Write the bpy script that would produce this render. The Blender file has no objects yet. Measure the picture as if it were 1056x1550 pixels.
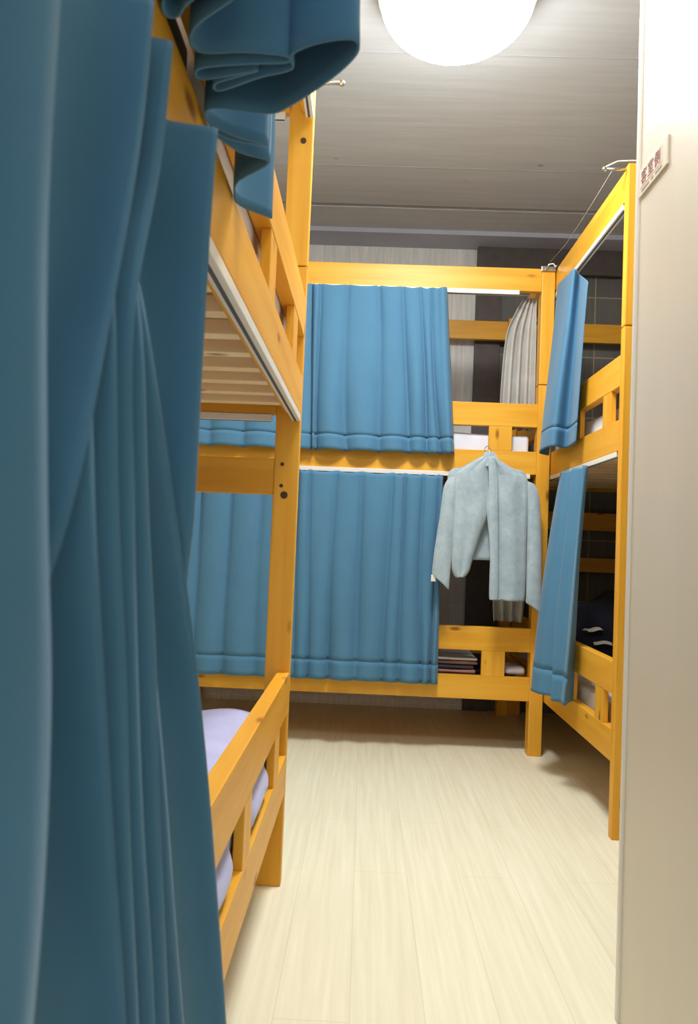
import bpy, bmesh, math, random
from mathutils import Vector, Matrix
random.seed(7)
D = bpy.data
SC = bpy.context.scene
COL = SC.collection

# ------------------------------------------------------------------ materials
def lin(r, g, b):
    def f(c):
        c /= 255.0
        return c / 12.92 if c <= 0.04045 else ((c + 0.055) / 1.055) ** 2.4
    return (f(r), f(g), f(b), 1.0)

class NT:
    def __init__(self, name):
        self.m = D.materials.new(name)
        self.m.use_nodes = True
        self.t = self.m.node_tree
        self.b = self.t.nodes['Principled BSDF']
    def n(self, typ, **kw):
        x = self.t.nodes.new(typ)
        for k, v in kw.items():
            if k.startswith('i_'):
                x.inputs[k[2:].replace('_', ' ')].default_value = v
            else:
                setattr(x, k, v)
        return x
    def l(self, a, b):
        self.t.links.new(a, b)
    def set(self, **kw):
        for k, v in kw.items():
            self.b.inputs[k.replace('_', ' ')].default_value = v
    def ramp(self, fac, stops):
        r = self.n('ShaderNodeValToRGB')
        e = r.color_ramp.elements
        while len(e) < len(stops):
            e.new(0.5)
        for i, (p, c) in enumerate(stops):
            e[i].position = p
            e[i].color = c
        self.l(fac, r.inputs['Fac'])
        return r
    def bump(self, h, strength, dist=0.01):
        b = self.n('ShaderNodeBump')
        b.inputs['Strength'].default_value = strength
        b.inputs['Distance'].default_value = dist
        self.l(h, b.inputs['Height'])
        self.l(b.outputs['Normal'], self.b.inputs['Normal'])
    def mix(self, fac, a, b, mode='MIX'):
        x = self.n('ShaderNodeMix', data_type='RGBA', blend_type=mode)
        if isinstance(fac, float):
            x.inputs[0].default_value = fac
        else:
            self.l(fac, x.inputs[0])
        for k, v in ((6, a), (7, b)):
            if isinstance(v, tuple):
                x.inputs[k].default_value = v
            else:
                self.l(v, x.inputs[k])
        return x.outputs[2]
    def coords(self, scale, loc=None, space='Object'):
        tc = self.n('ShaderNodeTexCoord')
        mp = self.n('ShaderNodeMapping')
        mp.inputs['Scale'].default_value = scale
        self.l(tc.outputs[space], mp.inputs['Vector'])
        if loc is not None:
            oi = self.n('ShaderNodeObjectInfo')
            mu = self.n('ShaderNodeVectorMath', operation='SCALE')
            mu.inputs[0].default_value = loc
            self.l(oi.outputs['Random'], mu.inputs['Scale'])
            self.l(mu.outputs[0], mp.inputs['Location'])
        return mp.outputs['Vector']

def plain(name, col, rough=0.6, metal=0.0, noise=0.0, nscale=20, emit=0):
    t = NT(name)
    t.set(Base_Color=col, Roughness=rough, Metallic=metal)
    if noise:
        v = t.coords((nscale,) * 3)
        nz = t.n('ShaderNodeTexNoise')
        nz.inputs['Scale'].default_value = 1
        nz.inputs['Detail'].default_value = 4
        t.l(v, nz.inputs['Vector'])
        a = tuple(c * (1 - noise) for c in col[:3]) + (1,)
        b = tuple(min(1, c * (1 + noise)) for c in col[:3]) + (1,)
        r = t.ramp(nz.outputs['Fac'], [(0.3, a), (0.7, b)])
        t.l(r.outputs['Color'], t.b.inputs['Base Color'])
    if emit:
        t.set(Emission_Color=col, Emission_Strength=emit)
    return t.m

WOOD_A, WOOD_B, WOOD_K = lin(228, 172, 58), lin(216, 152, 34), lin(152, 92, 20)
def wood(name, axis, a=WOOD_A, b=WOOD_B, k=WOOD_K):
    t = NT(name)
    s = [26, 26, 26]
    s['xyz'.index(axis)] = 1.6
    v = t.coords(tuple(s), (37.0, 53.0, 71.0))
    g = t.n('ShaderNodeTexNoise')
    g.inputs['Scale'].default_value = 1.0
    g.inputs['Detail'].default_value = 5
    g.inputs['Distortion'].default_value = 0.4
    t.l(v, g.inputs['Vector'])
    r = t.ramp(g.outputs['Fac'], [(0.30, b), (0.68, a)])
    s2 = [9, 9, 9]
    s2['xyz'.index(axis)] = 3.4
    v2 = t.coords(tuple(s2), (91.0, 17.0, 43.0))
    vo = t.n('ShaderNodeTexVoronoi')
    vo.inputs['Scale'].default_value = 1.0
    t.l(v2, vo.inputs['Vector'])
    kr = t.ramp(vo.outputs['Distance'], [(0.055, (1, 1, 1, 1)), (0.13, (0, 0, 0, 1))])
    c = t.mix(kr.outputs['Color'], r.outputs['Color'], k)
    t.l(c, t.b.inputs['Base Color'])
    t.set(Roughness=0.42)
    t.b.inputs['Specular IOR Level'].default_value = 0.35
    t.bump(g.outputs['Fac'], 0.08, 0.004)
    return t.m

WX, WY, WZ = wood('pine_along_x', 'x'), wood('pine_along_y', 'y'), wood('pine_along_z', 'z')
SLAT = wood('raw_pine', 'x', lin(204, 156, 104), lin(178, 128, 80), lin(110, 70, 40))

PALE = wood('pale_slat_pine', 'x', lin(246, 226, 182), lin(236, 208, 160), lin(150, 110, 70))

def cloth(name, col, weave=700, var=0.10, sheen=0.25, rough=0.85):
    t = NT(name)
    v = t.coords((1, 1, 1))
    n1 = t.n('ShaderNodeTexNoise')
    n1.inputs['Scale'].default_value = 9
    n1.inputs['Detail'].default_value = 5
    t.l(v, n1.inputs['Vector'])
    a = tuple(c * (1 - var) for c in col[:3]) + (1,)
    b = tuple(min(1, c * (1 + var)) for c in col[:3]) + (1,)
    r = t.ramp(n1.outputs['Fac'], [(0.35, a), (0.65, b)])
    t.l(r.outputs['Color'], t.b.inputs['Base Color'])
    n2 = t.n('ShaderNodeTexNoise')
    n2.inputs['Scale'].default_value = weave
    t.l(v, n2.inputs['Vector'])
    t.bump(n2.outputs['Fac'], 0.12, 0.002)
    t.set(Roughness=rough, Sheen_Weight=sheen, Sheen_Roughness=0.4)
    t.b.inputs['Specular IOR Level'].default_value = 0.2
    return t.m

BLUE = cloth('blue_curtain_cloth', lin(78, 124, 156), var=0.02, sheen=0.15)
GREYCLOTH = cloth('pale_grey_cloth', lin(176, 174, 170), sheen=0.3)
WHITE_BED = cloth('white_bed_linen', lin(214, 218, 230), var=0.05, sheen=0.1)
LAV = cloth('lavender_bed_linen', lin(182, 186, 226), var=0.06, sheen=0.1)
DARKBED = cloth('dark_bed_linen', lin(26, 27, 40), var=0.2, sheen=0.05)
DGREY = cloth('dark_grey_cloth', lin(70, 72, 84), var=0.1, sheen=0.1)
PINKBR = cloth('dusty_pink_blanket', lin(150, 112, 108), var=0.15, sheen=0.1)
PAPER = plain('white_paper', lin(225, 222, 215), 0.7)
TRACK = plain('white_track', lin(226, 224, 216), 0.35)
SLOT = plain('track_slot', lin(70, 74, 80), 0.6)
METAL = plain('zinc_steel', lin(190, 188, 178), 0.3, 0.9)
HOLE = plain('dark_bolt', lin(60, 36, 14), 0.6)
WIRE = plain('pale_cord', lin(170, 165, 155), 0.7)

def fleece():
    t = NT('grey_blue_fleece')
    v = t.coords((1, 1, 1))
    n1 = t.n('ShaderNodeTexNoise'); n1.inputs['Scale'].default_value = 16; n1.inputs['Detail'].default_value = 8
    n1.inputs['Roughness'].default_value = 0.7
    t.l(v, n1.inputs['Vector'])
    r = t.ramp(n1.outputs['Fac'], [(0.30, lin(142, 160, 172)), (0.70, lin(172, 190, 198))])
    t.l(r.outputs['Color'], t.b.inputs['Base Color'])
    n2 = t.n('ShaderNodeTexNoise'); n2.inputs['Scale'].default_value = 260; n2.inputs['Detail'].default_value = 3
    t.l(v, n2.inputs['Vector'])
    t.bump(n2.outputs['Fac'], 0.5, 0.004)
    t.set(Roughness=0.95, Sheen_Weight=0.5)
    return t.m
FLEECE = fleece()

def floor_mat():
    t = NT('pale_vinyl_planks')
    tc = t.n('ShaderNodeTexCoord')
    sep = t.n('ShaderNodeSeparateXYZ'); t.l(tc.outputs['Object'], sep.inputs[0])
    cmb = t.n('ShaderNodeCombineXYZ')
    t.l(sep.outputs['Y'], cmb.inputs['X']); t.l(sep.outputs['X'], cmb.inputs['Y'])
    br = t.n('ShaderNodeTexBrick')
    br.offset = 0.37
    br.inputs['Scale'].default_value = 1
    br.inputs['Brick Width'].default_value = 1.25
    br.inputs['Row Height'].default_value = 0.176
    br.inputs['Mortar Size'].default_value = 0.0011
    br.inputs['Mortar Smooth'].default_value = 0.3
    br.inputs['Color1'].default_value = lin(238, 236, 214)
    br.inputs['Color2'].default_value = lin(235, 233, 210)
    br.inputs['Mortar'].default_value = lin(220, 214, 192)
    t.l(cmb.outputs[0], br.inputs['Vector'])
    mp = t.n('ShaderNodeMapping'); mp.inputs['Scale'].default_value = (55, 2.0, 1)
    t.l(tc.outputs['Object'], mp.inputs['Vector'])
    nz = t.n('ShaderNodeTexNoise'); nz.inputs['Scale'].default_value = 1; nz.inputs['Detail'].default_value = 6
    t.l(mp.outputs[0], nz.inputs['Vector'])
    r = t.ramp(nz.outputs['Fac'], [(0.3, lin(243, 241, 235)), (0.7, (1, 1, 1, 1))])
    c = t.mix(1.0, br.outputs['Color'], r.outputs['Color'], 'MULTIPLY')
    t.l(c, t.b.inputs['Base Color'])
    t.set(Roughness=0.45)
    t.b.inputs['Specular IOR Level'].default_value = 0.3
    return t.m

def ceiling_mat():
    t = NT('board_marked_concrete')
    v = t.coords((0.9, 14, 1))
    n1 = t.n('ShaderNodeTexNoise'); n1.inputs['Scale'].default_value = 1.6; n1.inputs['Detail'].default_value = 8
    n1.inputs['Roughness'].default_value = 0.65
    t.l(v, n1.inputs['Vector'])
    r = t.ramp(n1.outputs['Fac'], [(0.20, lin(190, 194, 198)), (0.55, lin(201, 205, 209)), (0.85, lin(212, 215, 219))])
    v2 = t.coords((2.6, 3.6, 1))
    vo = t.n('ShaderNodeTexVoronoi'); vo.inputs['Scale'].default_value = 1.0
    t.l(v2, vo.inputs['Vector'])
    kr = t.ramp(vo.outputs['Distance'], [(0.035, (1, 1, 1, 1)), (0.075, (0, 0, 0, 1))])
    c = t.mix(kr.outputs['Color'], r.outputs['Color'], lin(130, 125, 116))
    t.l(c, t.b.inputs['Base Color'])
    mx = t.n('ShaderNodeMath', operation='SUBTRACT')
    t.l(n1.outputs['Fac'], mx.inputs[0]); t.l(kr.outputs['Color'], mx.inputs[1])
    t.bump(mx.outputs[0], 0.16, 0.01)
    t.set(Roughness=0.8)
    return t.m

def tile_mat(name, c1, c2, mortar, w, h, ms, off=0.0):
    t = NT(name)
    tc = t.n('ShaderNodeTexCoord')
    sep = t.n('ShaderNodeSeparateXYZ'); t.l(tc.outputs['Object'], sep.inputs[0])
    cmb = t.n('ShaderNodeCombineXYZ')
    t.l(sep.outputs['X'], cmb.inputs['X']); t.l(sep.outputs['Z'], cmb.inputs['Y'])
    br = t.n('ShaderNodeTexBrick'); br.offset = off
    for k, x in (('Scale', 1), ('Brick Width', w), ('Row Height', h), ('Mortar Size', ms), ('Color1', c1), ('Color2', c2), ('Mortar', mortar)):
        br.inputs[k].default_value = x
    t.l(cmb.outputs[0], br.inputs['Vector'])
    mp = t.n('ShaderNodeMapping'); mp.inputs['Scale'].default_value = (40, 1, 3)
    t.l(tc.outputs['Object'], mp.inputs['Vector'])
    nz = t.n('ShaderNodeTexNoise'); nz.inputs['Scale'].default_value = 1; nz.inputs['Detail'].default_value = 4
    t.l(mp.outputs[0], nz.inputs['Vector'])
    r = t.ramp(nz.outputs['Fac'], [(0.3, (0.78, 0.78, 0.78, 1)), (0.7, (1, 1, 1, 1))])
    c = t.mix(1.0, br.outputs['Color'], r.outputs['Color'], 'MULTIPLY')
    t.l(c, t.b.inputs['Base Color'])
    t.set(Roughness=0.6)
    return t.m

def panel_mat():
    t = NT('beige_painted_panel')
    v = t.coords((3, 3, 0.6))
    n1 = t.n('ShaderNodeTexNoise'); n1.inputs['Scale'].default_value = 1.5; n1.inputs['Detail'].default_value = 4
    t.l(v, n1.inputs['Vector'])
    r = t.ramp(n1.outputs['Fac'], [(0.3, lin(212, 207, 194)), (0.7, lin(219, 214, 202))])
    t.l(r.outputs['Color'], t.b.inputs['Base Color'])
    t.set(Roughness=0.38)
    return t.m

M_FLOOR, M_CEIL, M_PANEL = floor_mat(), ceiling_mat(), panel_mat()
M_BEAM = plain('dark_grey_paint', lin(178, 182, 198), 0.7, noise=0.06, nscale=3)
M_BACK = tile_mat('whitewashed_board', lin(236, 237, 236), lin(228, 229, 228), lin(244, 243, 238), 0.155, 0.9, 0.004, 0.5)
M_GREY = tile_mat('grey_block', lin(104, 104, 102), lin(112, 112, 108), lin(170, 160, 130), 0.36, 0.42, 0.004, 0.0)
M_DARK = plain('dark_brown_pilaster', lin(82, 74, 72), 0.55, noise=0.15, nscale=14)
M_SIDE = plain('cream_wall_paint', lin(214, 208, 192), 0.7, noise=0.03, nscale=4)

# ------------------------------------------------------------------ builders
def put(o, parent=None, loc=None):
    COL.objects.link(o)
    if parent is not None:
        o.parent = parent
    if loc is not None:
        o.location = loc
    return o

def tag(o, label, cat, group=None, kind=None):
    o['label'] = label
    o['category'] = cat
    if group:
        o['group'] = group
    if kind:
        o['kind'] = kind
    return o

def empty(name, loc, label=None, cat=None, group=None):
    o = D.objects.new(name, None)
    o.empty_display_size = 0.1
    put(o, None, loc)
    if label:
        tag(o, label, cat, group)
    return o

def finish(bm, name, mat, parent, world_loc, smooth=False):
    me = D.meshes.new(name)
    bm.normal_update()
    bm.to_mesh(me)
    bm.free()
    for m in (mat if isinstance(mat, (list, tuple)) else [mat]):
        me.materials.append(m)
    if smooth:
        for p in me.polygons:
            p.use_smooth = True
    o = D.objects.new(name, me)
    w = Vector(world_loc)
    put(o, parent, w - (parent_world(parent) if parent is not None else Vector()))
    return o

def parent_world(p):
    v = Vector()
    while p is not None:
        v += Vector(p.location)
        p = p.parent
    return v

def box(name, x0, x1, y0, y1, z0, z1, mat, parent=None, bev=0.003, kind=None):
    c = Vector(((x0 + x1) / 2, (y0 + y1) / 2, (z0 + z1) / 2))
    bm = bmesh.new()
    bmesh.ops.create_cube(bm, size=1)
    bmesh.ops.scale(bm, vec=(abs(x1 - x0), abs(y1 - y0), abs(z1 - z0)), verts=bm.verts)
    if bev:
        bmesh.ops.bevel(bm, geom=bm.edges[:], offset=bev, segments=2, affect='EDGES', profile=0.6)
    o = finish(bm, name, mat, parent, c)
    if kind:
        o['kind'] = kind
    return o

def tube_bm(bm, pts, rad, seg=8, cap=True):
    pts = [Vector(p) for p in pts]
    rings = []
    for i, p in enumerate(pts):
        d = (pts[min(i + 1, len(pts) - 1)] - pts[max(i - 1, 0)]).normalized()
        up = Vector((0, 0, 1)) if abs(d.z) < 0.9 else Vector((1, 0, 0))
        a = d.cross(up).normalized()
        b = d.cross(a).normalized()
        rings.append([bm.verts.new(p + (a * math.cos(t) + b * math.sin(t)) * rad)
                      for t in (2 * math.pi * k / seg for k in range(seg))])
    for r0, r1 in zip(rings, rings[1:]):
        for k in range(seg):
            bm.faces.new((r0[k], r0[(k + 1) % seg], r1[(k + 1) % seg], r1[k]))
    if cap:
        bm.faces.new(rings[0][::-1])
        bm.faces.new(rings[-1])

def tube(name, pts, rad, mat, parent=None, seg=8):
    c = Vector(pts[0])
    bm = bmesh.new()
    tube_bm(bm, [Vector(p) - c for p in pts], rad, seg)
    return finish(bm, name, mat, parent, c, True)

def catmull(pts, sub):
    """Catmull-Rom resample of a list of tuples."""
    out = []
    n = len(pts)
    for i in range(n - 1):
        p0, p1, p2, p3 = pts[max(i - 1, 0)], pts[i], pts[i + 1], pts[min(i + 2, n - 1)]
        for s in range(sub):
            t = s / sub
            out.append(tuple(0.5 * ((2 * b) + (c - a) * t + (2 * a - 5 * b + 4 * c - d) * t * t + (3 * b - a - 3 * c + d) * t ** 3)
                             for a, b, c, d in zip(p0, p1, p2, p3)))
    out.append(tuple(pts[-1]))
    return out

def sheet(name, rows, mat, parent=None, thick=0.003, base=None):
    """A cloth surface from rows of 3-D points (top row first), given real thickness."""
    base = Vector(base if base is not None else rows[-1][0])
    bm = bmesh.new()
    vs = [[bm.verts.new(Vector(p) - base) for p in r] for r in rows]
    for r0, r1 in zip(vs, vs[1:]):
        for k in range(len(r0) - 1):
            bm.faces.new((r0[k], r0[k + 1], r1[k + 1], r1[k]))
    o = finish(bm, name, mat, parent, base, True)
    md = o.modifiers.new('thickness', 'SOLIDIFY')
    md.thickness = thick
    md.offset = 0
    return o

# ------------------------------------------------------------------ room shell
CZ = 3.2
XL, XR, YB, YF = -1.36, 2.08, 5.09, -1.6
def struct(name, *a, mat, bev=0):
    return box(name, *a, mat, None, bev, 'structure')

LAMP, FILL_LAMP = 22.5, 6.8
struct('floor', XL - .1, XR + .1, YF - .1, YB + .1, -0.1, 0, mat=M_FLOOR)
# concrete ceiling cast in strips, a dark shadow gap between the last two
struct('ceiling', XL - .1, XR + .1, YF - .1, 4.508, CZ, CZ + .1, mat=M_CEIL)
struct('ceiling', XL - .1, XR + .1, 4.552, YB + .1, CZ, CZ + .1, mat=M_CEIL)
struct('trim_1', XL - .1, XR + .1, 4.508, 4.552, CZ + .02, CZ + .1, mat=M_DARK)
for i, y in enumerate((3.083, 4.04)):
    struct('trim_%d' % (i + 2), XL, XR, y, y + .004, CZ - .0012, CZ + .01, mat=M_BEAM)
struct('trim_4', XL - .05, XR + .05, 4.85, YB, 3.17, CZ + .02, mat=M_BEAM)            # dark flat beam along the back
struct('wall_back', XL - .1, 0.70, YB, YB + .1, 0, CZ, mat=M_BACK)
struct('wall_back_dark', 0.70, 0.872, YB - .03, YB + .1, 0, CZ, mat=M_DARK)
struct('wall_back_block', 0.872, XR + .1, YB, YB + .1, 0, CZ, mat=M_GREY)
struct('trim_5', 0.70, XR, YB - .06, YB - .031, 2.995, 3.168, mat=M_DARK)
struct('wall_left', XL - .1, XL, YF - .1, YB, 0, CZ, mat=M_SIDE)
struct('wall_right', XR, XR + .1, YF - .1, YB, 0, CZ, mat=M_SIDE)
struct('wall_front', .64, XR, YF - .1, YF, 0, CZ, mat=M_SIDE)      # aisle end left open so world light comes in as added soft fill
struct('wall_partition', 0.64, 0.74, YF, 1.80, 0, CZ, mat=M_PANEL, bev=0.004)
struct('trim_6', 0.634, 0.65, 1.797, 1.812, 0, CZ, mat=TRACK, bev=0.002)
struct('baseboard_back', XL, 0.70, YB - .012, YB, 0, 0.06, mat=M_BACK)

# ------------------------------------------------------------------ bunk beds
T = 0.04
ZL = ((0.288, 0.412), (0.548, 0.675))      # lower rail and lower guard
ZU = ((1.507, 1.632), (1.766, 1.893))      # upper rail and upper guard
ZT = (2.515, 2.642)                        # top rail
BG = 'pine bunk beds around the dormitory'

def bolts(post, pts, axis, r=0.006):
    for p in pts:
        bm = bmesh.new()
        m = Matrix.Rotation(math.pi / 2, 4, 'X' if axis == 'y' else 'Y')
        bmesh.ops.create_cone(bm, cap_ends=True, segments=10, radius1=r, radius2=r, depth=0.004, matrix=m)
        finish(bm, 'bolt', HOLE, post, p)

def track(name, x0, x1, y0, y1, z0, z1, parent, slot_axis, slot_at=0.5):
    """White curtain track with its dark slot underneath."""
    t = box(name, x0, x1, y0, y1, z0, z1, TRACK, parent, 0.002)
    if slot_axis == 'y':
        c = x0 + (x1 - x0) * slot_at
        box('slot', c - .0035, c + .0035, y0 + .004, y1 - .004, z0 - .0012, z0 + .002, SLOT, t, 0)
    else:
        c = y0 + (y1 - y0) * slot_at
        box('slot', x0 + .004, x1 - .004, c - .0035, c + .0035, z0 - .0012, z0 + .002, SLOT, t, 0)
    return t

def long_bunk(name, label, xf, sgn, y0, y1, far_post, near_post, uprights, boards):
    """Bunk whose long side runs in depth. xf: outer face of the long side; sgn: +1 when the bed lies towards +x."""
    e = empty(name, (xf + sgn * .5, (y0 + y1) / 2, 0), label, 'bunk bed', BG)
    def X(a, b):
        p, q = xf + sgn * a, xf + sgn * b
        return min(p, q), max(p, q)
    W = 1.03
    posts = {}
    for key, (ya, yb) in (('far', far_post), ('near', near_post)):
        for side, (a, b) in (('front', (0.0, .08)), ('rear', (W - .08, W))):
            xa, xb = X(a, b)
            posts[key, side] = box('post', xa, xb, ya, yb, 0, 1.998, WZ, e, 0.004)
            posts[key, side + '_top'] = box('upper_post', xa, xb, ya, yb, 2.002, 2.655, WZ, e, 0.004)
    ya, yb = near_post[1], far_post[0]
    for (za, zb) in (ZL[0], ZU[0]):
        box('side_rail', *X(0, T), ya, yb, za, zb, WY, e)
        box('side_rail', *X(W - T, W), ya, yb, za, zb, WY, e)
        box('ledger', *X(T, T + .010), ya, yb, za + .004, za + .034, WY, e)
        box('ledger', *X(W - T - .03, W - T), ya, yb, za + .004, za + .034, WY, e)
        for k in range(int((yb - ya - .1) / .15)):
            yy = yb - .085 - k * .15
            box('slat', *X(T + .011, W - T - .031), yy - .042, yy, za + .014, za + .0465, PALE, e, 0.002)
        box('bed_board', *X(T + .001, W - T - .001), ya, yb, za + .047, za + .0535, SLAT, e, 0.001)
    for (za, zb) in (ZL[1], ZU[1]):
        box('guard_rail', *X(0, T), ya, yb, za, zb, WY, e)
    for (zr, zg) in ((ZL[0], ZL[1]), (ZU[0], ZU[1])):
        for (ua, ub) in uprights:
            box('guard_upright', *X(.001, .023), ua, ub, zr[1], zg[0], WZ, e, 0.002)
    for (a, b) in ((0, T), (W - T, W)):
        box('top_rail', *X(a, b), ya, yb, ZT[0], ZT[1], WY, e)
    track('curtain_track', *X(0.0, .026), ya + .02, yb - .01, ZU[0][0] - .022, ZU[0][0], e, 'y', .45)
    track('curtain_track', *X(0.0, .026), ya + .02, yb - .01, ZT[0] - .022, ZT[0], e, 'y', .45)
    # the two short ends
    for (yc, dirn) in ((far_post[0], 1), (near_post[1] - .03, 1)):
        for (za, zb) in boards + [ZL[0], ZU[0], ZT]:
            box('end_board', *X(.08, W - .08), yc + .002, yc + .03, za, zb, WX, e)
    return e, posts

left, lp = long_bunk('bunk_bed', 'nearest bunk on the open doorway side, orange pine, its post standing alone in mid-picture',
                     -0.225, -1, 0.3, 2.43, (2.39, 2.43), (0.29, 0.33), ((1.555, 1.655), (2.07, 2.185)), [(1.245, 1.363)])
bolts(lp['far', 'front'], [(-.283, 2.3895, .125), (-.281, 2.3895, .215), (-.278, 2.3895, 1.345), (-.2785, 2.3895, 1.275)], 'y')
bolts(lp['far', 'front'], [(-.268, 2.3895, 1.245)], 'y', .012)
bolts(lp['far', 'front_top'], [(-.256, 2.3895, 2.42)], 'y', .010)
# white track along the far end rail
track('curtain_track', -1.2, -.318, 2.386, 2.408, 1.484, 1.506, left, 'x')
track('curtain_track', -1.2, -.318, 2.386, 2.408, 2.492, 2.514, left, 'x')

right, rp = long_bunk('bunk_bed', 'bunk beside the beige partition, navy dark inside, long side running to the back wall',
                      0.990, 1, 2.91, 5.02, (4.98, 5.02), (2.91, 2.953), ((3.055, 3.16), (3.49, 3.60)), [(0.967, 1.062), (1.245, 1.363)])
bolts(rp['near', 'front'], [(1.03, 2.9095, .62), (1.03, 2.9095, 1.77)], 'y', .008)

def back_bunk():
    yf = 4.022
    x0, x1, ye = -1.13, 0.984, 5.03
    e = empty('bunk_bed', ((x0 + x1) / 2, yf + .5, 0), 'bunk along the back wall, two tiers of blue curtains, fleece jacket on its front', 'bunk bed', BG)
    P = {}
    for (a, b, s) in ((x0, x0 + .072, 'l'), (x1 - .072, x1, 'r')):
        for (ya, yb, d) in ((yf - .004, yf + .076, 'f'), (ye - .08, ye, 'b')):
            P[s + d] = box('post', a, b, ya, yb, 0, 1.998, WZ, e, 0.004)
            P[s + d + 't'] = box('upper_post', a, b, ya, yb, 2.002, 2.655, WZ, e, 0.004)
    a, b = x0 + .072, x1 - .072
    for (za, zb) in (ZL[0], ZU[0]):
        box('side_rail', a, b, yf, yf + T, za, zb, WX, e)
        box('side_rail', a, b, ye - T, ye, za, zb, WX, e)
        for k in range(13):
            xx = a + .02 + k * .15
            box('slat', xx, xx + .105, yf + T + .001, ye - T - .001, za + .035, za + .053, WY, e, 0.002)
        for (xa, xb) in ((x0 + .02, x0 + .05), (x1 - .05, x1 - .02)):
            box('end_board', xa, xb, yf + .078, ye - .082, za, zb, WY, e)
    for (za, zb) in (ZL[1], ZU[1]):
        box('guard_rail', a, b, yf, yf + T, za, zb, WX, e)
    for (zr, zg) in ((ZL[0], ZL[1]), (ZU[0], ZU[1])):
        for (ua, ub) in ((0.651, 0.776), (0.15, 0.275), (-.35, -.225), (-.8, -.675)):
            box('guard_upright', ua, ub, yf + .001, yf + .023, zr[1], zg[0], WZ, e, 0.002)
    box('top_rail', a, b, yf, yf + T, ZT[0], ZT[1], WX, e)
    box('top_rail', a, b, ye - T, ye, ZT[0], ZT[1], WX, e)
    for (xa, xb) in ((x0 + .02, x0 + .05), (x1 - .05, x1 - .02)):
        box('end_board', xa, xb, yf + .078, ye - .082, ZT[0], ZT[1], WY, e)
    track('curtain_track', a + .01, 0.790, yf - .012, yf + .02, ZT[0] - .024, ZT[0], e, 'x')
    track('curtain_track', a + .01, 0.878, yf - .012, yf + .02, ZU[0][0] - .024, ZU[0][0], e, 'x')
    return e, P
back, bp = back_bunk()

# steel pegs and brackets on the post tops
def peg(parent, p, d, ln):
    o = tube('peg', [p, Vector(p) + Vector(d) * (ln - .008), Vector(p) + Vector(d) * (ln - .008)], .006, METAL, parent)
    k = Vector(p) + Vector(d) * ln
    bm = bmesh.new(); bmesh.ops.create_uvsphere(bm, u_segments=10, v_segments=8, radius=.010)
    finish(bm, 'knob', METAL, o, k, True)
    return o
peg(left, (-.222, 2.405, 2.628), (1, 0, 0), .085)
tube('hook', [(-.262, 2.384, 2.60), (-.258, 2.380, 2.57), (-.246, 2.380, 2.556), (-.234, 2.382, 2.575), (-.230, 2.386, 2.62)], .005, TRACK, left)
peg(right, (.985, 2.93, 2.638), (-1, 0, 0), .085)
tube('hook', [(.905, 2.925, 2.645), (.95, 2.925, 2.668), (1.0, 2.925, 2.672), (1.05, 2.925, 2.674), (1.075, 2.925, 2.655), (1.06, 2.912, 2.63)], .003, TRACK, right)
brk = box('bracket',   .905, .982, 4.006, 4.017, 2.625, 2.652, METAL, back, 0.002)
tube('bracket_loop', [(.93, 4.0, 2.63), (.94, 3.99, 2.655), (.965, 3.99, 2.66), (.975, 3.985, 2.64), (.982, 3.98, 2.65)], .005, METAL, brk)
cord = tube('cord', [(.935, 2.93, 2.639), (.937, 3.3, 2.625), (.939, 3.65, 2.625), (.94, 3.975, 2.660)], .0012, WIRE)
tag(cord, 'thin pale cord stretched from the corner bracket up to the peg near the partition', 'cord')

# ------------------------------------------------------------------ bedding
def pad(name, x0, x1, y0, y1, z0, z1, mat, label, cat, group=None, wob=0.006, seed=1, bev=0.03):
    c = Vector(((x0 + x1) / 2, (y0 + y1) / 2, z0))
    bm = bmesh.new()
    bmesh.ops.create_cube(bm, size=1)
    bmesh.ops.scale(bm, vec=(x1 - x0, y1 - y0, z1 - z0), verts=bm.verts)
    bmesh.ops.translate(bm, vec=(0, 0, (z1 - z0) / 2), verts=bm.verts)
    bmesh.ops.bevel(bm, geom=bm.edges[:], offset=min(bev, (z1 - z0) * .45), segments=4, affect='EDGES', profile=0.5)
    bmesh.ops.subdivide_edges(bm, edges=[e for e in bm.edges if e.calc_length() > .15], cuts=12, use_grid_fill=True)
    rnd = random.Random(seed)
    ph = [rnd.uniform(0, 6) for _ in range(6)]
    for v in bm.verts:
        if v.co.z > (z1 - z0) * .3:
            v.co.z += wob * (math.sin(v.co.x * 9 + ph[0]) * math.sin(v.co.y * 7 + ph[1]) + .5 * math.sin(v.co.x * 23 + v.co.y * 17 + ph[2])) - wob * .8
    o = finish(bm, name, mat, None, c, True)
    tag(o, label, cat, group)
    return o
MG = 'mattresses on the bunks'
pad('mattress', -1.2, -.318, .36, 2.33, .342, .50, WHITE_BED, 'white mattress on the lower bed behind the nearest guard rail', 'mattress', MG, seed=2)
pad('mattress', -1.2, -.302, .36, 2.33, 1.561, 1.70, WHITE_BED, 'white mattress on the upper bed of the nearest bunk', 'mattress', MG, seed=3, bev=.025)
pad('mattress', -1.0, .88, 4.07, 4.96, .342, .41, DARKBED, 'dark mattress on the lower bed of the back bunk', 'mattress', MG, seed=4)
pad('mattress', -1.0, .88, 4.07, 4.96, 1.561, 1.735, WHITE_BED, 'white mattress in the gap under the upper guard board of the back bunk', 'mattress', MG, seed=5, bev=.02)
pad('mattress', 1.034, 1.93, 2.96, 4.94, .342, .49, WHITE_BED, 'white mattress on the lower bed beside the partition', 'mattress', MG, seed=6, bev=.02)
pad('mattress', 1.036, 1.93, 2.96, 4.94, 1.561, 1.725, WHITE_BED, 'white mattress in the upper bed beside the partition', 'mattress', MG, seed=7, bev=.02)
# quilt tucked down against the guard rail, bulging in its openings
def step(a, b, v):
    t = min(1.0, max(0.0, (v - a) / (b - a)))
    return t * t * (3 - 2 * t)

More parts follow.
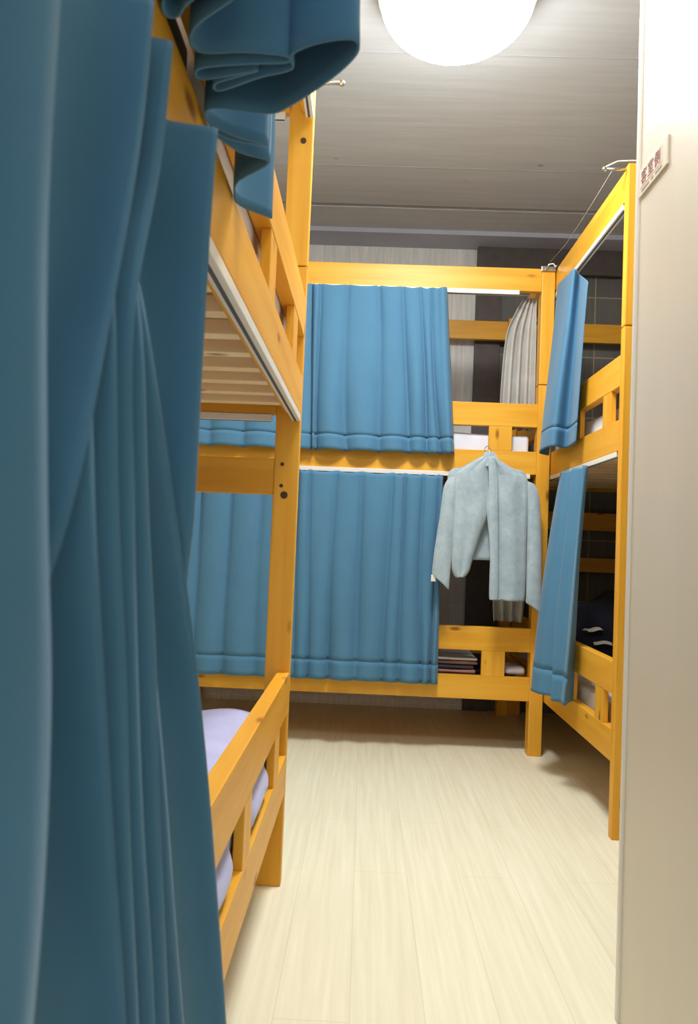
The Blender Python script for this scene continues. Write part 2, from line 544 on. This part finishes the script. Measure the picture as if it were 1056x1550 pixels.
def quilt(name, pts, ln, mat, label, cat):
    rows = []
    prof = catmull(pts, 5)
    n = 110
    for q, (x, z) in enumerate(prof):
        w = max(0.0, (q / (len(prof) - 1) - .55) / .45)
        out = math.sin(math.pi * min(1.0, max(0.0, (q / (len(prof) - 1) - .66) / .34)) * .72)
        r = []
        for k in range(n + 1):
            y = ln[0] + (ln[1] - ln[0]) * k / n
            gap = max(step(1.20, 1.28, y) * step(1.525, 1.44, y), step(1.685, 1.74, y) * step(2.045, 1.97, y))
            r.append((x + .027 * out * gap + .003 * math.sin(k * 1.3 + z * 40) * (1 - out), y,
                      z + .006 * math.sin(y * 17) * (1 - w) + .003 * math.sin(y * 41 + x * 30)))
        rows.append(r)
    o = sheet(name, rows, mat, None, .022)
    return tag(o, label, cat)
quilt('quilt', [(-1.1, .53), (-.8, .54), (-.58, .535), (-.45, .548), (-.36, .546), (-.305, .530), (-.276, .510), (-.266, .485), (-.266, .455), (-.270, .432)], (.55, 2.32), LAV,
      'pale lavender quilt bulging through the gaps of the closest guard rail', 'quilt')
pad('dark_strip', -.299, -.268, .50, .985, 1.563, 1.768, DGREY, 'dark grey strip between upper mattress and rail above the big curtain', 'blanket', wob=.002, bev=.01)  # narrow upright dark strip standing between mattress and rail
pad('duvet', -.72, -.268, 1.0, 2.3, 1.706, 1.85, WHITE_BED, 'white duvet heaped against the upper guard rail of the nearest bunk', 'duvet', wob=.004, seed=41, bev=.04)
# things stored on the lower back bed
for i, (z0, z1, m, lab, xa, xb) in enumerate((
        (.412, .434, PINKBR, 'dusty pink folded cloth, bottom of the small pile under the jacket', .15, .63),
        (.438, .458, DGREY, 'dark grey folded cloth between pink ones in the pile under the jacket', .17, .62),
        (.462, .480, PINKBR, 'dusty pink folded cloth just below the white one in the pile', .14, .64),
        (.484, .500, WHITE_BED, 'white folded cloth on top of the pile under the jacket', .18, .64))):
    pad('folded_cloth', xa, xb, 4.075, 4.40, z0, z1, m, lab, 'folded cloth', 'folded cloths on the lower back bed', wob=.003, seed=20 + i, bev=.008)
pad('folded_towel', .79, .90, 4.08, 4.3, .412, .462, WHITE_BED, 'crumpled white towel in the gap next to the corner post of the back bunk', 'towel', wob=.012, seed=31, bev=.02)
def blanket_heap():
    bm = bmesh.new()
    bmesh.ops.create_uvsphere(bm, u_segments=28, v_segments=18, radius=1)
    for v in bm.verts:
        d = 1 + .10 * math.sin(v.co.x * 5 + 1) * math.sin(v.co.y * 6) + .06 * math.sin(v.co.z * 9 + v.co.x * 7)
        v.co = Vector((v.co.x * .42 * d, v.co.y * .62 * d, max(v.co.z, -.35) * .26 * d + .09))
    o = finish(bm, 'blanket', DARKBED, None, (1.50, 4.25, .512), True)
    tag(o, 'navy blanket heaped on the lower bed beside the partition', 'blanket')
blanket_heap()
for i, (x, y, rz, lab) in enumerate(((1.194, 3.875, .3, 'small white tissue lying higher up on the navy blanket'), (1.219, 3.785, -.2, 'small white tissue at the foot of the navy blanket'))):
    bm = bmesh.new()
    bmesh.ops.create_grid(bm, x_segments=8, y_segments=8, size=.036)
    for v in bm.verts:
        v.co = Vector((v.co.x * 1.2, v.co.y * .8, .005 * math.sin(v.co.x * 70 + i) + .005 * math.cos(v.co.y * 80) + .03))
    o = finish(bm, 'tissue', PAPER, None, (x, y, .675 if i == 0 else .618), True)
    o.rotation_euler = (0, 0, rz)
    o.modifiers.new('thickness', 'SOLIDIFY').thickness = .003
    tag(o, lab, 'tissue', 'tissues on the navy bed')

# ------------------------------------------------------------------ flat curtains of the back bunk
def pleated(name, xs, y, ztop, zhem, amp_t, amp_b, label, group, seed, end_roll=0.0, slant=0.0, hem_wave=0.004):
    """A pleated curtain hanging in the plane y. xs: the creases, left to right."""
    rnd = random.Random(seed)
    rows = []
    NZ, S = 44, 12
    ph = [rnd.uniform(-1, 1) for _ in xs]
    crest = [rnd.uniform(.75, 1.2) for _ in xs]
    for j in range(NZ + 1):
        t = j / NZ
        z = ztop + (zhem - ztop) * t
        r = []
        a = amp_t + (amp_b - amp_t) * (t ** .7)
        for i in range(len(xs) - 1):
            xa = xs[i] + slant * t * (i / (len(xs) - 1)) + .016 * ph[i] * math.sin(t * 3.0 + i)* (0 < i)
            xb = xs[i + 1] + slant * t * ((i + 1) / (len(xs) - 1)) + .016 * ph[i + 1] * math.sin(t * 3.0 + i + 1) * (i + 1 < len(xs) - 1)
            for k in range(S + (1 if i == len(xs) - 2 else 0)):
                s = k / S
                sharp = .38 + .45 * t                                 # pinched creases at the top open into waves
                b = math.sin(math.pi * s) ** sharp
                w = crest[i] * (1 + .25 * math.sin(5 * t + ph[i] * 3))
                yy = y - a * w * (b - .55) + .004 * math.sin(9 * t + i * 2 + s * 3) * t
                if t < .05:                                           # scalloped heading between the hooks
                    zz = z - .012 * math.sin(math.pi * s) * (1 - t / .05)
                else:
                    zz = z + hem_wave * math.sin(math.pi * s) * t
                if end_roll and i == len(xs) - 2 and s > .4:
                    yy -= end_roll * math.sin((s - .4) / .6 * math.pi) * (1 - .6 * t)
                r.append((xa + (xb - xa) * s, yy, zz))
        rows.append(r)
    cut = NZ - 4
    o = sheet(name, rows[:cut + 1], BLUE, None, .003, base=(xs[0], y, zhem))
    tag(o, label, 'curtain', group)
    hem = [[(px, py - .0009, pz) for (px, py, pz) in r] for r in rows[cut:]]
    sheet('hem', hem, BLUE, o, .0030, base=(xs[0], y, zhem))
    return o
CG = 'blue bunk curtains'
def at_x(px, y=3.97, pz=None):
    return px
up_x = [-1.03, -.87, -.70, -.52, -.335, -.31, -.155, .015, .160, .252, .315, .392]
lo_x = [-1.03, -.90, -.735, -.565, -.36, -.300, -.170, -.030, .125, .20, .31, .372, .405]
pleated('curtain', up_x, 3.968, 2.502, 1.593, .028, .046, 'blue pleated curtain on the upper tier of the back bunk', CG, 3, .022, .072)
pleated('curtain', lo_x, 3.968, 1.486, .366, .028, .046, 'blue pleated curtain on the lower tier of the back bunk, beside the jacket', CG, 5, .0, .012)

# ------------------------------------------------------------------ bunched curtains (plan outlines at several heights)
def bunched(name, knots, mat, label, group, sub=5, nz=40, hem=0.0, thick=.003, cat='curtain', drop=None):
    """knots: [(z, [(x, y), ...]), ...] from the top down: the fold line in plan at each height."""
    zs = [k[0] for k in knots]
    plans = [k[1] for k in knots]
    npt = len(plans[0])
    cols = [catmull([(plans[j][i][0], plans[j][i][1], zs[j]) for j in range(len(zs))], max(2, nz // (len(zs) - 1))) for i in range(npt)]
    if drop:                                     # heading sags where it has come off its hooks
        for i, d in enumerate(drop):
            m = len(cols[i]) - 1
            cols[i] = [(x, y, z - d * (1 - q / m) ** 2) for q, (x, y, z) in enumerate(cols[i])]
    rows = []
    for j in range(len(cols[0])):
        rows.append(catmull([c[j] for c in cols], sub))
    if hem:
        zc = zs[-1] + hem
        cut = max(i for i, r in enumerate(rows) if r[-1][2] >= zc)
        o = sheet(name, rows[:cut + 1], mat, None, thick)
        tag(o, label, cat, group)
        sheet('hem', rows[cut:], mat, o, thick + .0012)
    else:
        o = sheet(name, rows, mat, None, thick)
        tag(o, label, cat, group)
    return o

# the big curtain close to the camera, gathered at the top and fanning out below
def big_curtain():
    # crests, near to far: A B C1 C2 C3 C4 C5 S R   (y, x) at each height
    K = [
        (1.484, [(.356, -.165), (.513, -.168), (.520, -.205), (.530, -.205), (.558, -.166), (.566, -.20), (.572, -.205), (.580, -.205), (.678, -.155)]),
        (1.38,  [(.357, -.165), (.504, -.169), (.512, -.200), (.522, -.200), (.548, -.168), (.556, -.20), (.562, -.205), (.570, -.205), (.680, -.158)]),
        (1.25,  [(.358, -.165), (.470, -.170), (.474, -.185), (.478, -.172), (.510, -.169), (.530, -.170), (.540, -.185), (.548, -.170), (.684, -.160)]),
        (1.12,  [(.375, -.165), (.430, -.172), (.455, -.170), (.500, -.170), (.535, -.170), (.570, -.170), (.590, -.185), (.655, -.170), (.690, -.162)]),
        (1.00,  [(.398, -.166), (.412, -.195), (.492, -.170), (.537, -.170), (.563, -.170), (.612, -.170), (.640, -.180), (.745, -.170), (.762, -.185)]),
        (.87,   [(.390, -.162), (.405, -.200), (.534, -.170), (.567, -.170), (.600, -.170), (.648, -.170), (.676, -.172), (.830, -.170), (.842, -.195)]),
        (.70,   [(.365, -.162), (.392, -.205), (.588, -.170), (.617, -.170), (.660, -.170), (.702, -.170), (.745, -.171), (.925, -.170), (.935, -.200)]),
        (.40,   [(.330, -.162), (.370, -.205), (.660, -.170), (.700, -.170), (.750, -.170), (.800, -.170), (.880, -.171), (1.070, -.168), (1.078, -.200)]),
        (.35,   [(.325, -.162), (.365, -.205), (.670, -.170), (.712, -.170), (.765, -.170), (.815, -.170), (.895, -.171), (1.085, -.168), (1.092, -.200)]),
    ]
    knots = []
    for z, cr in K:
        plan = [(-.20, .20), (-.165, .24), (-.20, .29)]
        xmin = -.216 if z < .72 or z > 1.45 else -.235
        for i, (y, x) in enumerate(cr):
            plan.append((x, y))
            if i + 1 < len(cr):
                y2, x2 = cr[i + 1]
                g = y2 - y
                dep = min(.050, .012 + .75 * g)
                xv = max(xmin, min(x, x2) - dep)
                if g > .07:                                   # a broad panel: turns back at once, then runs flat to the next crest
                    plan.append((xv, y + .018))
                    plan.append((xv * .75 + x2 * .25 - .004, y2 - .004 - g * .12))
                else:
                    plan.append((xv, y + g * .30))
                    plan.append((xv, y + g * .62))
        plan.append((-.213, cr[-1][0] + .006))
        knots.append((z, plan))
    # the same number of points at every height
    m = max(len(p) for _, p in knots)
    def even(p):
        return p
    return [(z, p) for z, p in knots]
kn = big_curtain()
def even_knots(K):
    return K
b = bunched('curtain', kn, BLUE, 'huge blue curtain in folds filling the near side of the picture from top to bottom', CG, sub=5, nz=64)

# the upper curtain of the same bunk: seen from below, its hem swings out over the aisle
hem_plan = [(-.172, 1.178), (-.216, 1.135), (-.219, 1.098), (-.205, 1.055), (-.153, 1.000), (-.190, .975), (-.219, .925), (-.195, .945),
            (-.150, .957), (-.195, .932), (-.219, .900), (-.205, .874), (-.142, .883), (-.112, .866), (-.060, .812), (-.030, .768),
            (-.033, .745), (-.070, .752), (-.100, .772), (-.102, .796), (-.140, .812), (-.190, .839), (-.193, .826), (-.165, .812), (-.140, .800),
            (-.180, .812), (-.207, .818), (-.212, .808), (-.200, .797), (-.150, .789), (-.107, .785), (-.106, .774), (-.150, .769),
            (-.195, .772), (-.205, .755), (-.190, .727), (-.150, .693), (-.130, .668), (-.160, .672), (-.195, .700), (-.208, .717), (-.219, .718), (-.219, .700), (-.190, .66),
            (-.110, .60), (-.130, .575), (-.215, .57), (-.19, .53), (-.12, .48), (-.20, .44)]
def up_plan(t):
    """t = 0 at the hem, 1 at the track"""
    n = len(hem_plan)
    out = []
    for i, (x, y) in enumerate(hem_plan):
        f = i / (n - 1)
        xt = -.226 + .012 * math.sin(i * 2.1)
        yt = 1.16 - .70 * f
        w = t ** 1.5
        out.append((min(-.022, x + (xt - x) * w), y + (yt - y) * w * .8))
    return out
bunched('curtain', [(2.488, up_plan(1.0)), (2.25, up_plan(.72)), (2.0, up_plan(.4)), (1.8, up_plan(.14)), (1.62, up_plan(0))], BLUE,
        'blue curtain overhead, its rippled hem seen from below above the big curtain', CG, sub=4, nz=28)

# curtains drawn back on the bunk beside the partition
bunched('curtain', [
    (2.488, [(.975, 3.42), (.962, 3.34), (.955, 3.31), (.976, 3.52), (.938, 3.475), (.944, 3.62), (.955, 3.84), (.983, 3.92)]),
    (2.20,  [(.980, 3.46), (.958, 3.37), (.950, 3.33), (.972, 3.53), (.922, 3.50), (.925, 3.64), (.935, 3.84), (.980, 3.92)]),
    (1.85,  [(.980, 3.50), (.955, 3.41), (.945, 3.36), (.965, 3.57), (.895, 3.53), (.885, 3.66), (.905, 3.84), (.970, 3.92)]),
    (1.60,  [(.978, 3.53), (.955, 3.45), (.943, 3.39), (.955, 3.60), (.880, 3.54), (.862, 3.68), (.885, 3.83), (.950, 3.91)])],
    BLUE, 'blue curtain drawn to the corner on the upper tier beside the partition', CG, hem=.085, drop=[.18, .18, .17, .06, .05, .03, 0, 0])
bunched('curtain', [
    (1.484, [(.985, 3.36), (.976, 3.30), (.955, 3.30), (.975, 3.38), (.945, 3.43), (.965, 3.52), (.945, 3.57), (.955, 3.68), (.984, 3.74)]),
    (1.20,  [(.985, 3.40), (.970, 3.34), (.945, 3.31), (.962, 3.39), (.925, 3.43), (.950, 3.52), (.915, 3.57), (.915, 3.68), (.970, 3.75)]),
    (.80,   [(.985, 3.44), (.960, 3.39), (.930, 3.32), (.935, 3.40), (.895, 3.44), (.925, 3.53), (.880, 3.58), (.870, 3.68), (.945, 3.77)]),
    (.415,  [(.985, 3.46), (.955, 3.42), (.912, 3.34), (.915, 3.41), (.880, 3.44), (.915, 3.53), (.860, 3.58), (.842, 3.68), (.925, 3.78)])],
    BLUE, 'blue curtain drawn to the corner on the lower tier beside the partition', CG, hem=.10)

# pale grey cloths hanging inside the back bunk at its corner end
def grey_plan(n, x0, x1, y, amp, seed):
    r = random.Random(seed)
    return [(x0 + (x1 - x0) * i / (n - 1), y + (amp if i % 2 else -amp) * r.uniform(.5, 1.2)) for i in range(n)]
bunched('grey_curtain', [
    (2.505, grey_plan(9, .835, .905, 4.115, .010, 5)),
    (2.43, grey_plan(9, .795, .905, 4.120, .014, 5)),
    (2.30, grey_plan(9, .745, .908, 4.125, .018, 5)),
    (2.05, grey_plan(9, .725, .910, 4.130, .024, 5)),
    (1.765, grey_plan(9, .718, .910, 4.130, .026, 5))], GREYCLOTH, 'pale grey striped curtain inside the upper corner of the back bunk', None)
bunched('grey_curtain', [
    (1.48, grey_plan(8, .80, .895, 4.115, .012, 8)),
    (1.2, grey_plan(8, .74, .90, 4.125, .02, 8)),
    (.90, grey_plan(8, .715, .90, 4.13, .028, 8)),
    (.70, grey_plan(8, .725, .89, 4.13, .032, 8))], GREYCLOTH, 'dim grey cloth hanging below the jacket inside the lower back bunk', None)

# ------------------------------------------------------------------ jacket on its hanger
def jacket():
    Y = 3.888
    e = empty('jacket', (.63, Y, .79), 'grey blue fleece jacket, open front, hanging on the front of the back bunk', 'jacket')
    def patch(name, outline, yfun, parent, mat=FLEECE, thick=.012, nu=10):
        """outline: [(z, xl, xr), ...] top to bottom, filled between its two edges and curved in depth."""
        pr = catmull(outline, 6)
        rows = []
        for (z, xl, xr) in pr:
            rows.append([(xl + (xr - xl) * k / nu, yfun(k / nu, z), z) for k in range(nu + 1)])
        return sheet(name, rows, mat, parent, thick)
    top = 1.582
    def sh(x):                                        # shoulder line
        return top - .030 - abs(x - .632) ** 1.15 * .44
    # back panel, behind the fronts
    patch('back_panel', [(1.565, .60, .665), (1.52, .50, .77), (1.475, .425, .84), (1.2, .44, .845), (1.036, .455, .86)],
          lambda s, z: Y + .03 - .008 * math.sin(s * 9), e)
    # fronts
    def front(name, outl, bulge, ph):
        return patch(name, outl, lambda s, z: Y - .012 - bulge * math.sin(math.pi * s) + .006 * math.sin(s * 11 + ph + z * 2), e)
    front('front_panel', [(1.578, .606, .634), (1.55, .555, .634), (1.50, .478, .638), (1.46, .452, .640), (1.30, .452, .640), (1.15, .455, .592), (1.03, .458, .558),
                          (.98, .463, .545), (.955, .474, .528), (.945, .488, .512)], .020, 0)
    front('front_panel', [(1.578, .634, .660), (1.55, .634, .705), (1.50, .636, .790), (1.46, .637, .835), (1.30, .628, .838), (1.10, .652, .838), (.95, .655, .840), (.848, .657, .838), (.838, .664, .834)], .020, 2)
    # turned-back front edge
    patch('lapel', [(1.575, .622, .654), (1.45, .632, .672), (1.25, .638, .682), (1.0, .654, .690), (.86, .655, .694), (.838, .660, .688)],
          lambda s, z: Y - .042 - .006 * math.sin(math.pi * s), e)
    # collar
    patch('collar', [(1.600, .616, .648), (1.585, .604, .662), (1.560, .600, .672), (1.525, .606, .664)],
          lambda s, z: Y - .020 - .016 * math.sin(math.pi * s), e, thick=.014)
    # sleeves: flattened tubes
    def sleeve(path):
        bm = bmesh.new()
        seg = 14
        c0 = Vector((path[0][0], Y, path[0][1]))
        rings = []
        for (x, z, rx, ry, tilt) in catmull(path, 5):
            rings.append([bm.verts.new(Vector((x + rx * math.cos(a), Y + ry * math.sin(a), z + tilt * math.cos(a))) - c0)
                          for a in (2 * math.pi * k / seg for k in range(seg))])
        for r0, r1 in zip(rings, rings[1:]):
            for k in range(seg):
                bm.faces.new((r0[k], r0[(k + 1) % seg], r1[(k + 1) % seg], r1[k]))
        o = finish(bm, 'sleeve', FLEECE, e, c0, True)
        bmesh_fix(o)
        o.modifiers.new('thickness', 'SOLIDIFY').thickness = .006
        return o
    def bmesh_fix(o):
        bm = bmesh.new(); bm.from_mesh(o.data)
        bmesh.ops.recalc_face_normals(bm, faces=bm.faces[:])
        bm.to_mesh(o.data); bm.free()
    s1 = sleeve([(.462, 1.47, .038, .018, .012), (.442, 1.40, .042, .028, 0), (.428, 1.25, .042, .03, 0), (.412, 1.08, .046, .032, -.01),
                 (.404, .96, .046, .030, -.03), (.402, .915, .046, .028, -.038)])
    sleeve([(.842, 1.455, .034, .018, -.012), (.866, 1.38, .036, .028, 0), (.880, 1.2, .038, .03, 0), (.886, 1.0, .040, .03, -.005),
            (.888, .86, .040, .028, -.02), (.888, .80, .040, .026, -.026)])
    t = box('care_tag', .352, .376, Y - .012, Y - .009, .915, .95, PAPER, s1, .001)
    t['label'] = 'white care tag'
    # hanger, a thing of its own
    h = empty('coat_hanger', (.632, Y, 1.54), 'wire hanger whose hook shows above the jacket collar', 'hanger')
    tube('hook', [(.632, Y, 1.545), (.632, Y, 1.60), (.638, Y + .01, 1.622), (.634, Y + .035, 1.640), (.630, Y + .09, 1.644), (.630, Y + .14, 1.6385)], .003, METAL, h)
    tube('shoulder_bar', [(.535, Y + .008, 1.498), (.56, Y + .008, 1.515), (.632, Y + .008, 1.545), (.71, Y + .008, 1.512), (.735, Y + .008, 1.498)], .006, METAL, h)
jacket()

# ------------------------------------------------------------------ ceiling lamp
def glow(strength):
    """milky acrylic cover, brighter under the tubes than at its rim"""
    t = NT('glowing_acrylic')
    tc = t.n('ShaderNodeTexCoord')
    sp = t.n('ShaderNodeSeparateXYZ')
    t.l(tc.outputs['Object'], sp.inputs[0])
    mr = t.n('ShaderNodeMapRange')
    for k, v in ((1, -.08), (2, -.21), (3, strength * .07), (4, strength * 1.15)):
        mr.inputs[k].default_value = v
    t.l(sp.outputs['Z'], mr.inputs[0])
    t.set(Base_Color=(.9, .9, .88, 1), Roughness=.4, Emission_Color=(1.0, .99, .965, 1))
    t.l(mr.outputs[0], t.b.inputs['Emission Strength'])
    return t.m

def lamp(x, y, strength, label):
    e = empty('ceiling_lamp', (x, y, CZ), label, 'lamp', 'round ceiling lamps along the aisle')
    def lathe(name, prof, mat):
        bm = bmesh.new()
        seg = 56
        rings = []
        for (r, z) in prof:
            rings.append([bm.verts.new((r * math.cos(2 * math.pi * k / seg), r * math.sin(2 * math.pi * k / seg), z)) for k in range(seg)])
        for r0, r1 in zip(rings, rings[1:]):
            for k in range(seg):
                bm.faces.new((r0[k], r1[k], r1[(k + 1) % seg], r0[(k + 1) % seg]))
        bm.faces.new(rings[-1])
        bmesh.ops.recalc_face_normals(bm, faces=bm.faces[:])
        return finish(bm, name, mat, e, (x, y, CZ), True)
    lathe('base_ring', [(.20, 0), (.292, 0), (.296, -.068), (.291, -.078), (.2, -.078)], TRACK)
    R = .285
    lathe('diffuser', [(R * math.cos(math.radians(t)) ** .8 if t < 89 else .012, -.076 - .154 * math.sin(math.radians(t))) for t in range(0, 91, 6)],
          glow(strength))
lamp(.262, 2.665, LAMP, 'round white ceiling lamp glowing over the middle of the aisle')
lamp(.20, 1.05, FILL_LAMP, 'added unseen ceiling lamp giving fill light above the entrance end of the aisle')  # unseen second lamp, added as fill for the back bunk and post fronts

# ------------------------------------------------------------------ sign on the partition
def sign():
    y0, y1, z0, z1 = 1.622, 1.792, 1.968, 2.036
    x = .64
    e = empty('door_sign', (x, (y0 + y1) / 2, z0), 'small white sign with dark red characters on the beige partition', 'sign')
    box('plate', x - .005, x - .0005, y0, y1, z0, z1, plain('sign_plate', lin(214, 208, 192), .4), e, .001)
    box('pink_panel', x - .0057, x - .005, y0 + .030, y1 - .012, z0 + .020, z1 - .006, plain('pale_pink_print', lin(226, 206, 196), .5), e, 0)
    red = plain('dark_red_print', lin(120, 66, 62), .6)
    grey = plain('grey_print', lin(140, 136, 122), .6)
    for i, ch in enumerate('客室側'):
        cu = D.curves.new('lettering', 'FONT')
        cu.body = ch
        cu.size = .038
        cu.extrude = .0002
        cu.materials.append(red)
        o = D.objects.new('lettering', cu)
        o.rotation_euler = (math.pi / 2, 0, -math.pi / 2)
        COL.objects.link(o)
        me = D.meshes.new_from_object(o.evaluated_get(bpy.context.evaluated_depsgraph_get()))
        COL.objects.unlink(o)
        D.objects.remove(o)
        o = D.objects.new('lettering', me)
        o.rotation_euler = (math.pi / 2, 0, -math.pi / 2)
        put(o, e, Vector((x - .0062, y1 - .016 - i * .041, z0 + .027)) - parent_world(e))
    for (a, b) in ((y0 + .03, y0 + .066), (y0 + .078, y0 + .092), (y0 + .105, y0 + .150)):
        box('small_print', x - .0056, x - .005, a, b, z0 + .008, z0 + .014, grey, e, 0)
sign()

# ------------------------------------------------------------------ world, camera
w = D.worlds.new('fill_world')
SC.world = w
w.use_nodes = True
w.node_tree.nodes['Background'].inputs[0].default_value = (.90, .97, 1.0, 1)
w.node_tree.nodes['Background'].inputs[1].default_value = .34  # soft cool fill entering through the open aisle end

F, CX, CY, R = 1120.0, 528.0, 775.0, .040
Yv = Vector(((552 - CX) / F, (822 - CY) / F, 1)).normalized()          # depth axis seen by the camera (x right, y down, z ahead)
u = Vector((math.sin(R), -math.cos(R), 0))
u = (u - Yv * u.dot(Yv)).normalized()
Xv = Yv.cross(u)
if Xv.x < 0:
    Xv = -Xv
M = Matrix((Xv, Yv, u)).transposed()                                    # world -> camera
Cm = Matrix(((1, 0, 0), (0, -1, 0), (0, 0, -1)))                        # image axes -> Blender camera axes
rot = (Cm @ M).transposed()
cd = D.cameras.new('camera')
cam = put(D.objects.new('camera', cd))
cam.matrix_world = Matrix.Translation((0, 0, 1.1)) @ rot.to_4x4()
cd.sensor_fit = 'VERTICAL'
cd.sensor_height = 36
cd.lens = F / 1550 * 36
cd.clip_start = .02
cd.dof.use_dof = True
cd.dof.focus_distance = 3.2
cd.dof.aperture_fstop = 8.0
SC.camera = cam

SC.view_settings.view_transform = 'Standard'
SC.view_settings.look = 'None'
SC.view_settings.exposure = 1.92
SC.view_settings.gamma = 1
SC.view_settings.use_curve_mapping = False
SC.cycles.max_bounces = 10
SC.cycles.diffuse_bounces = 8
